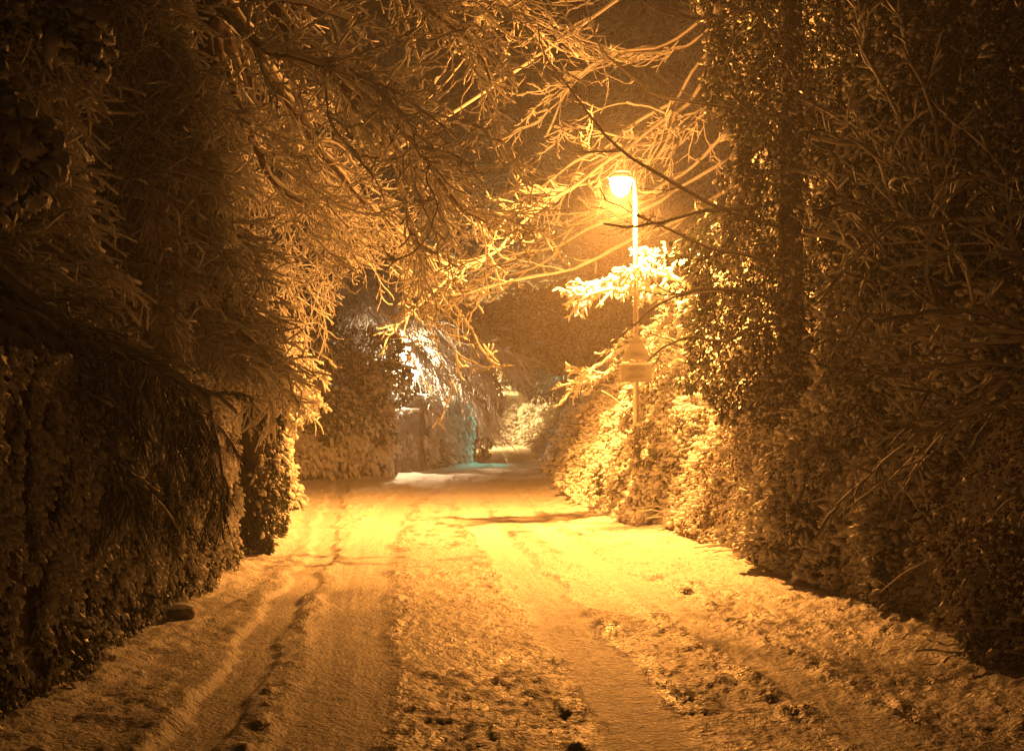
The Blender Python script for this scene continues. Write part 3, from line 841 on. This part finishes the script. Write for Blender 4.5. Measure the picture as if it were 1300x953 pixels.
P, N = blob_points([((-3.4, 66, 1.2), (1.2, 3.5, 1.6)), ((-6, 74, 2), (3, 2, 2.6)), ((-1, 80, 3), (4, 2, 3.5)), ((4, 80, 4), (4, 2, 4)), ((-3.3, 57, .8), (.9, 3.5, 1.3)), ((-8, 84, 4), (4, 2, 4))], 14000, .1, .3, 1.0)
leafy('thicket', (-1, 78, 0), 'dim thicket closing the view where the lane bends away', 'thicket', P, N, (.14, .26), M_IVY, .35, .6, 1.0)
# background trees
BG = [(-9.5, 47, 15, 5.0), (-5.0, 60, 19, 5.5), (.5, 68, 22, 6.0), (5.2, 56, 19, 5.0), (-14, 40, 14, 4.5), (9.5, 50, 18, 5.0), (4.0, 76, 24, 6.5), (-2.5, 82, 22, 6), (-8.5, 72, 22, 6), (6.0, 40, 13, 3.6)]
LB = ['tall hazy fir left of the tunnel, behind the weeping tree', 'tall hazy fir straight behind the bright weeping twigs', 'hazy fir directly over the end of the lane, tallest in the middle',
      'hazy fir rising behind the lamp head on the right', 'broad hazy fir far left, mostly behind the twiggy tree', 'dim fir at the far right behind the ivy clad trunks',
      'faintest fir, farthest away beyond the bend', 'distant fir showing between the two middle firs', 'distant fir between the left hazy firs', 'shorter fir on the right bank a little past the lamp']
for (x_, y_, h_, r_), l_ in zip(BG, LB):
    conifer('fir_tree', (x_, y_, .5 if x_ < 1 else 2.5), h_, r_, 110, l_, .45, .02, 4200, 0, group='hazy firs behind the lane', z0=.08, tr=.25, tl=.42, keep=.55)

# ------------------------------------------------------------------ right side
# long bare tree reaching left past the lamp
tree('bare_tree', (4.6, 25.5, 2.6), 'bare tree behind the lamp whose long snowy sprays sweep left across the lane', 'tree',
     [A((930, 60, 25.3), (860, 140, 24.5), (790, 190, 23.6), (720, 240, 22.4), (660, 290, 21.2), (600, 340, 21), (548, 373, 21)),
      A((930, 200, 25.3), (850, 250, 25), (780, 285, 25), (700, 310, 25), (640, 330, 25), (570, 382, 25)),
      A((930, 0, 25.3), (850, 60, 25), (780, 75, 24.6), (720, 110, 24.5), (690, 180, 24.4)),
      A((930, -60, 25.3), (850, -40, 25), (770, 0, 24.4), (720, 40, 24)),
      A((930, 240, 25.3), (860, 285, 24.6), (780, 320, 24), (700, 345, 23.6), (630, 365, 23.4), (550, 378, 23.2)),
      A((930, 120, 25.3), (850, 180, 26), (760, 200, 26), (690, 240, 26), (640, 290, 26), (600, 300, 26)),
      A((930, 20, 25.3), (870, 60, 26), (820, 60, 26), (760, 90, 26), (705, 95, 26)),
      A((930, 160, 25.3), (860, 230, 25.5), (780, 255, 25.5), (720, 290, 25.6), (690, 335, 25.6), (640, 350, 25.7)),
      A((930, 80, 25.3), (890, 130, 24.8), (850, 145, 24.6), (790, 130, 24.4)),
      A((930, 30, 25.3), (850, 130, 24.7), (760, 180, 24.3), (700, 225, 24.2), (650, 260, 24.2))],
     [(.032, .011), (.03, .01), (.035, .01), (.04, .012), (.03, .01), (.035, .01), (.03, .01), (.03, .01), (.03, .01), (.03, .01)],
     [dict(n=85, length=(.5, 1.6), angle=(.25, .7), K=10, bias=(-.25, 0, -.05), grav=-.08, wob=.13, rs=.5, rmin=.009, up=.16, tmin=.2, end=.4),
      dict(n=380, length=(.2, .7), angle=(.3, .8), K=8, bias=(-.1, 0, 0), grav=-.06, wob=.18, rs=.7, rmin=.007, up=.18, end=.5),
      dict(n=800, length=(.08, .25), angle=(.3, .9), K=5, wob=.2, rs=.7, rmin=.007, up=.15)],
     snow=.010, trunk=[(4.6, 25.5, 2.2), (4.5, 25.4, 5), (4.1, 25.3, 8), (3.9, 25.3, 11)], tr=.22)

# thin dark branches in front of the lamp (backlit)
tree('slender_tree', (3.1, 15.6, 2.0), 'slender young tree on the bank whose thin dark twigs cross in front of the lamp', 'tree',
     [A((1012, 290, 16.1), (940, 270, 15.3), (870, 245, 15.2), (790, 198, 15), (735, 150, 15), (700, 60, 15), (695, 20, 15)),
      A((1012, 330, 16.1), (900, 320, 15.3), (850, 305, 15.2), (800, 275, 15)),
      A((1012, 250, 16.1), (900, 260, 15), (850, 285, 14.9), (790, 290, 14.8), (755, 275, 14.8)),
      A((1012, 380, 16.1), (900, 370, 15.2), (840, 385, 15), (800, 430, 15), (770, 440, 15)),
      A((1012, 200, 16.1), (930, 130, 15.2), (900, 60, 15), (880, 0, 14.8), (870, -40, 14.8)),
      A((1012, 100, 16.1), (960, 0, 15), (900, 22, 14.5), (850, 12, 14.3), (800, -10, 14.2)),
      A((1012, 150, 16.1), (900, 130, 16), (830, 130, 16.4), (760, 60, 16.6), (740, 0, 16.6), (735, -30, 16.6)),
      A((1012, 400, 16.1), (930, 440, 15), (880, 430, 14.8), (830, 470, 14.6))],
     [(.022, .005)] * 8,
     [dict(n=90, length=(.2, .7), angle=(.3, .9), K=7, wob=.12, rs=.5, rmin=.0035, up=.03),
      dict(n=260, length=(.06, .2), angle=(.4, 1.), K=4, wob=.15, rs=.6, rmin=.003)],
     snow=.003, snow_keep=.5, trunk=[(3.35, 16.3, 1.4), (3.3, 16.3, 3), (3.3, 16.2, 5), (3.3, 16.2, 7)], tr=.05)

# snowy boughs beside the lamp column
spruce('spruce_tree', (2.6, 20.4, 1.6), 'young spruce beside the lamp column with bright snow laden boughs reaching over the lane',
       [A((870, 360, 20.2), (830, 350, 20.1), (790, 347, 20.0), (750, 352, 19.9), (715, 368, 19.8)),
        A((870, 380, 20.2), (840, 372, 20.0), (800, 360, 19.8), (760, 362, 19.7), (730, 385, 19.6)),
        A((870, 440, 20.2), (840, 430, 20.1), (800, 436, 20), (775, 455, 19.9), (745, 482, 19.8)),
        A((870, 460, 20.2), (830, 452, 20.2), (780, 470, 20.1), (740, 496, 20)),
        A((870, 340, 20.2), (860, 330, 20.6), (830, 330, 20.8), (800, 350, 19.1)),
        A((870, 330, 20.2), (900, 350, 20.0), (930, 370, 19.8))],
       [(.022, .007)] * 6, 260, 1500, .014, trunk=[(2.6, 20.4, 1.2), (2.6, 20.3, 2.5), (2.5, 20.3, 3.9)], tr=.06)

# the bright bank: snow plastered bushes along the foot 17-24 m
def bank_patch(y0, y1, d0, d1, n, bulge, seed, k=1.0):
    y = rng.uniform(y0, y1, n); d = d0 + (d1 - d0) * rng.random(n)
    x = xr(y) + d
    h = base_h(x, y); e = .05
    gx = (base_h(x + e, y) - h) / e; gy = (base_h(x, y + e) - h) / e
    nn = norm(np.stack([-gx, -gy, np.ones_like(gx)], -1))
    q = np.stack([x, y, h], -1)
    b_ = bulge * (.5 + .7 * noise3(q * 1.5, seed) + .35 * noise3(q * 4.2, seed + 1)); b_ = np.maximum(b_, .0)
    q = q + nn * (b_ * rng.uniform(.6, 1.05, n))[:, None]
    return q, nn

def bank_bush(y0, y1, d0, d1, n, bulge, seed, label, size, sd, mleaf, ss, extra_ells=None, ne=0, name='bank_bush', big=0, stems=0, droop=.55):
    P, N = bank_patch(y0, y1, d0, d1, n, bulge, seed)
    if extra_ells:
        P2, N2 = blob_points(extra_ells, ne, .1, .3, 2.2, gap=-.35)
        P2, N2 = above_ground(P2, N2)
        P = np.concatenate([P, P2]); N = np.concatenate([N, N2])
    yc = (y0 + y1) / 2; xc = float(xr(yc)) + d0
    st = None
    if stems:
        i = rng.choice(len(P), stems)
        K = 7; d = norm(N[i] + rng.normal(0, .5, (stems, 3)) + [-.2, -.1, .3]); p = P[i] - N[i] * .05
        out = np.empty((stems, K, 3)); Ls = rng.uniform(.15, .7, stems)[:, None]
        for k in range(K):
            out[:, k] = p; d = norm(d + rng.normal(0, .12, d.shape) + [0, 0, -.14]); p = p + d * Ls / K
        st = (out, np.linspace(.006, .002, K)[None] * np.ones((stems, 1)))
    return leafy(name, (xc, yc, float(base_h(np.array([xc]), np.array([yc]))[0])), label, 'bush', P, N, size, mleaf, sd, droop, ss, st, big=big)

bank_bush(18.3, 27.5, -.05, 3.0, 100000, .30, 300, 'dazzling snow plastered thicket covering the bank right under the lamp', (.025, .062), .85, M_IVY, 1.25,
          [(at(885, 440, 22.3), (.8, .7, .9)), (at(850, 510, 21.5), (.7, .6, .7)), ((1.85, 19.15, 1.0), (.3, .2, .35)), (at(940, 390, 21.5), (.8, .6, .9))], 22000, big=900, stems=120)
bank_bush(27.5, 36, -.05, 2.5, 11000, .3, 310, 'shaded scrub along the bank just beyond the lamp', (.07, .13), .45, M_IVY, 1.1, stems=200)
bank_bush(36, 52, -.05, 2.5, 10000, .35, 315, 'dim scrub on the far bank leading to the tunnel of trees', (.08, .15), .5, M_IVY, 1.1)
bank_bush(52, 78, -.05, 2.6, 12000, .4, 318, 'scrub on the outer side of the far bend, hazy and dim', (.09, .17), .4, M_IVY, 1.1)
bank_bush(14.2, 18.3, .02, 2.2, 34000, .16, 320, 'tangled bramble on the bank nearer than the lamp, bright on its lamp side', (.025, .055), .42, M_DEAD, 1.2,
          [(at(985, 540, 15.8), (.5, .7, .9)), (at(935, 630, 15.9), (.3, .6, .45)), ((3.0, 16.6, 2.2), (.6, .5, 1.0))], 5000, name='bramble_thicket', stems=260)
bank_bush(10.8, 14.2, -.02, 2.0, 34000, .34, 330, 'soft heap of snow covered bushes at the foot of the right bank', (.025, .06), .75, M_IVY, 1.25,
          [(at(1060, 600, 13), (.5, .5, .55)), (at(1090, 450, 12.6), (.33, .4, .75)), (at(1030, 660, 13), (.4, .4, .3))], 12000, name='snowy_bush', big=260, stems=120)
bank_bush(5.5, 10.8, -.02, 2.0, 22000, .32, 340, 'dark scrub on the bank in the lower right corner, lightly dusted', (.025, .055), .32, M_DEAD, 1.1,
          [(at(1290, 800, 8.6), (.35, .5, .45)), (at(1260, 720, 9), (.35, .4, .4))], 3500, name='bramble_thicket', stems=160)

# evergreen spray with dark leaves in front of the bright bank
P, N = blob_points([(at(862, 345, 17.4), (.34, .3, .32)), (at(885, 400, 17.6), (.25, .3, .25)), (at(905, 300, 17.4), (.38, .3, .4)), (at(872, 485, 17.4), (.16, .2, .12))], 1700, .2, .3, 3, gap=-.2)
leafy('holly_bush', (2.6, 17.6, 2.2), 'dark leafy holly sprays silhouetted against the dazzling thicket', 'bush', P, N, (.06, .11), M_LAUREL, .3, .6, 1.0,
      limbs([[(2.7, 17.8, 1.8), at(905, 420, 17.6), at(860, 355, 17.6)], [(2.7, 17.8, 1.8), at(900, 500, 17.5), at(860, 490, 17.4)]], [(.03, .01), (.02, .008)]))

# tall ivy clad trees
ivy_trunk('ivy_clad_tree', [(3.15, 16.2, 1.2), (3.15, 16.2, 4), (3.2, 16.2, 6.5), (3.2, 16.2, 9)], [.75, .8, .8, .8],
          'tall ivy smothered tree on the bank, its left edge gilded by the lamp', 62000, (.035, .07), .13, tr=.10, lump=.42, clump=-.65)
ivy_trunk('ivy_clad_tree', [(4.1, 12.9, 2.2), (4.0, 12.9, 4), (4.0, 12.9, 6), (4.0, 12.9, 8)], [.95, 1.0, 1.0, 1.0],
          'second ivy smothered tree, darker, filling the upper right', 52000, (.035, .075), .12, tr=.10, lump=.42, clump=-.6)
ivy_trunk('ivy_clad_tree', [(4.5, 10, 2.2), (4.4, 10, 4), (4.3, 10, 6.5)], [.8, .7, .7],
          'nearest ivy smothered tree, almost black at the right edge', 20000, (.03, .06), .08, tr=.2, lump=.4)
ivy_trunk('ivy_clad_tree', [(3.9, 19.5, 2.6), (3.9, 19.5, 5), (3.8, 19.5, 8), (3.7, 19.5, 10)], [.7, .7, .7, .7],
          'ivy hung tree close behind the lamp on the right, brightly lit', 14000, (.06, .10), .5, tr=.22, lump=.45)

# snow laden bare shrub at right
def shrub_limbs(base, px, Y):
    return [[base] + A(*p) for p in px]
bs = np.array([3.6, 9.6, 2.0])
tree('bare_shrub', bs, 'bare shrub on the near right bank with thick grey snow along its crossing branches', 'shrub',
     [[bs] + A((1180, 600, 9.5), (1150, 470, 9.4), (1110, 410, 9.3), (1080, 380, 9.3)),
      [bs] + A((1290, 420, 9.4), (1240, 385, 9.2), (1170, 380, 9.1), (1100, 385, 9.1)),
      [bs] + A((1310, 480, 9.3), (1250, 480, 9.1), (1180, 475, 9.0), (1110, 485, 9)),
      [bs] + A((1320, 560, 9.1), (1280, 530, 8.9), (1220, 550, 8.8), (1160, 560, 8.8), (1130, 580, 8.8)),
      [bs] + A((1200, 450, 9.4), (1170, 330, 9.3), (1190, 250, 9.3), (1175, 210, 9.3)),
      [bs] + A((1310, 340, 9.3), (1260, 290, 9.2), (1220, 280, 9.2), (1130, 285, 9.2)),
      [bs] + A((1330, 300, 9.2), (1290, 230, 9), (1262, 240, 9), (1250, 210, 9)),
      [bs] + A((1230, 420, 9.4), (1230, 340, 9.6), (1180, 300, 9.7), (1120, 260, 9.8))],
     [(.012, .006)] * 8,
     [dict(n=80, length=(.2, .8), angle=(.3, .9), K=7, bias=(-.3, 0, 0), grav=-.03, wob=.12, rs=.55, rmin=.005, tmin=.3),
      dict(n=320, length=(.08, .3), angle=(.4, .9), K=5, wob=.15, rs=.6, rmin=.004, up=.05)],
     snow=.0065)
bs2 = np.array([3.7, 12.2, 2.3])
tree('bare_shrub', bs2, 'airy leafless shrub against the ivy trees, snow flecks on drooping sprays', 'shrub',
     [[bs2] + A((1180, 300, 12), (1130, 120, 11.8), (1100, 40, 11.7)), [bs2] + A((1150, 300, 12), (1100, 180, 11.8), (1020, 160, 11.7)),
      [bs2] + A((1140, 350, 12), (1060, 300, 11.8), (1000, 290, 11.7)), [bs2] + A((1150, 350, 12), (1050, 230, 12), (1090, 100, 12)),
      [bs2] + A((1200, 250, 12), (1180, 120, 12), (1150, 60, 12))],
     [(.014, .006)] * 5,
     [dict(n=45, length=(.3, .9), angle=(.3, .9), K=8, grav=-.09, wob=.12, rs=.5, rmin=.004, tmin=.3),
      dict(n=260, length=(.06, .25), angle=(.4, 1), K=5, wob=.15, rs=.6, rmin=.004)],
     snow=.010)

# undergrowth behind the near wall (fills the dark left)
P, N = blob_points([((-4.4, 9, 1.6), (1.2, 3.5, 1.0)), ((-4.6, 14.5, 1.6), (1.2, 3.5, 1.1)), ((-4.4, 7, 2.6), (.9, 1.5, .9))], 16000, .1, .3, 1.6)
leafy('hedge', (-4.2, 11, .8), 'dark overgrown hedge standing behind the near wall', 'hedge', P, N, (.06, .11), M_IVY, .4, .6, 1.1)
P, N = blob_points([((-6.3, 25, 1.6), (1.3, 4.0, 1.8)), ((-6.6, 30.5, 1.8), (1.6, 2.0, 2.0)), ((-5.2, 33.5, 2), (1.4, 1.2, 1.8)), ((-4.6, 40, 1.6), (1.8, 4, 1.6)), ((-3.6, 50, 1.6), (1.5, 5, 2.2)), ((-4.5, 60, 2), (1.5, 5, 2.5))], 20000, .1, .3, 1.0)
leafy('hedge', (-6, 30, .8), 'shaded hedge lining the back of the snowy verge and the far walls', 'hedge', P, N, (.09, .17), M_IVY, .5, .6, 1.1)

# ------------------------------------------------------------------ hidden lamps down the lane
l2, p2 = lamp_column((-2.95, 37.3, .4), 3.0, .3, 'street lamp hidden in the weeping twigs past the gateway', M_WARMLENS, 'street lamps along the lane')
point_light('warm_light', (p2[0], p2[1], p2[2] - .05), (1, .66, .34), 5200, .1, l2, BAT, .8)
l3, p3 = lamp_column((-2.4, 62.5, .3), 3.0, .6, 'farthest street lamp, hidden by the yew at the bend', M_SODIUM, 'street lamps along the lane')
point_light('far_light', (p3[0], p3[1], p3[2] - .05), (1, .56, .18), 4500, .1, l3)
fl = thing('floodlight', (1.6, 43.2, 1.6), 'small green blue floodlight on a stake in the right bank scrub far down the lane', 'floodlight')
mb = MB(); tubes(mb, np.array([[1.6, 43.2, .6], [1.6, 43.2, 2.5]]), np.array([.03, .03]), 8); mb.build('stake', M_METAL, fl)
mb = MB(); box(mb, (1.62, 43.2, 2.6), (.1, .25, .18)); hs = mb.build('housing', M_METAL, fl, smooth=False)
mb = MB(); box(mb, (1.569, 43.2, 2.6), (.004, .14, .12)); mb.build('lens', M_CYANLENS, hs, smooth=False)
l = bpy.data.lights.new('flood', 'SPOT'); l.energy = 420; l.color = CYAN; l.spot_size = math.radians(85); l.spot_blend = .4; l.shadow_soft_size = .05
o = bpy.data.objects.new('flood', l); COL.objects.link(o); o.parent = fl; o.location = (-.12, 0, 1.0)
o.rotation_euler = Vector((-3.6, -1.4, -1.2)).to_track_quat('-Z', 'Y').to_euler()

# ------------------------------------------------------------------ haze
mb = MB(); box(mb, (0, 35, 13), (80, 130, 29)); hz = mb.build('haze', [], smooth=False); tag(hz, kind='stuff')
m = bpy.data.materials.new('haze'); m.use_nodes = True; nt = m.node_tree; nt.nodes.clear()
out = nt.nodes.new('ShaderNodeOutputMaterial'); pv = nt.nodes.new('ShaderNodeVolumePrincipled')
pv.inputs['Density'].default_value = .006; pv.inputs['Color'].default_value = (.9, .9, .9, 1); pv.inputs['Anisotropy'].default_value = .66
nt.links.new(pv.outputs['Volume'], out.inputs['Volume']); hz.data.materials.append(m)

# ------------------------------------------------------------------ world, camera, render
w = bpy.data.worlds.new('World'); scene.world = w; w.use_nodes = True
nt = w.node_tree; bg = nt.nodes['Background']
bg.inputs['Color'].default_value = (.62, .56, .34, 1); bg.inputs['Strength'].default_value = .0016

cam = bpy.data.cameras.new('camera'); co = bpy.data.objects.new('camera', cam); COL.objects.link(co)
co.location = (0, 0, EYE); co.rotation_euler = (pi / 2 + math.atan(48.5 / FPX), 0, 0)
cam.sensor_width = 36; cam.lens = 50; cam.clip_end = 2000; cam.clip_start = .05
scene.camera = co

scene.render.engine = 'CYCLES'
c = scene.cycles
c.use_denoising = True
try: c.denoiser = 'OPENIMAGEDENOISE'
except Exception: pass
c.max_bounces = 4; c.diffuse_bounces = 2; c.glossy_bounces = 1; c.transmission_bounces = 1; c.volume_bounces = 1
c.sample_clamp_indirect = 4
c.use_adaptive_sampling = True; c.adaptive_threshold = .02
c.caustics_reflective = False; c.caustics_refractive = False
vs = scene.view_settings
vs.view_transform = 'Standard'; vs.look = 'None'; vs.gamma = 1; vs.use_curve_mapping = False; vs.exposure = 0
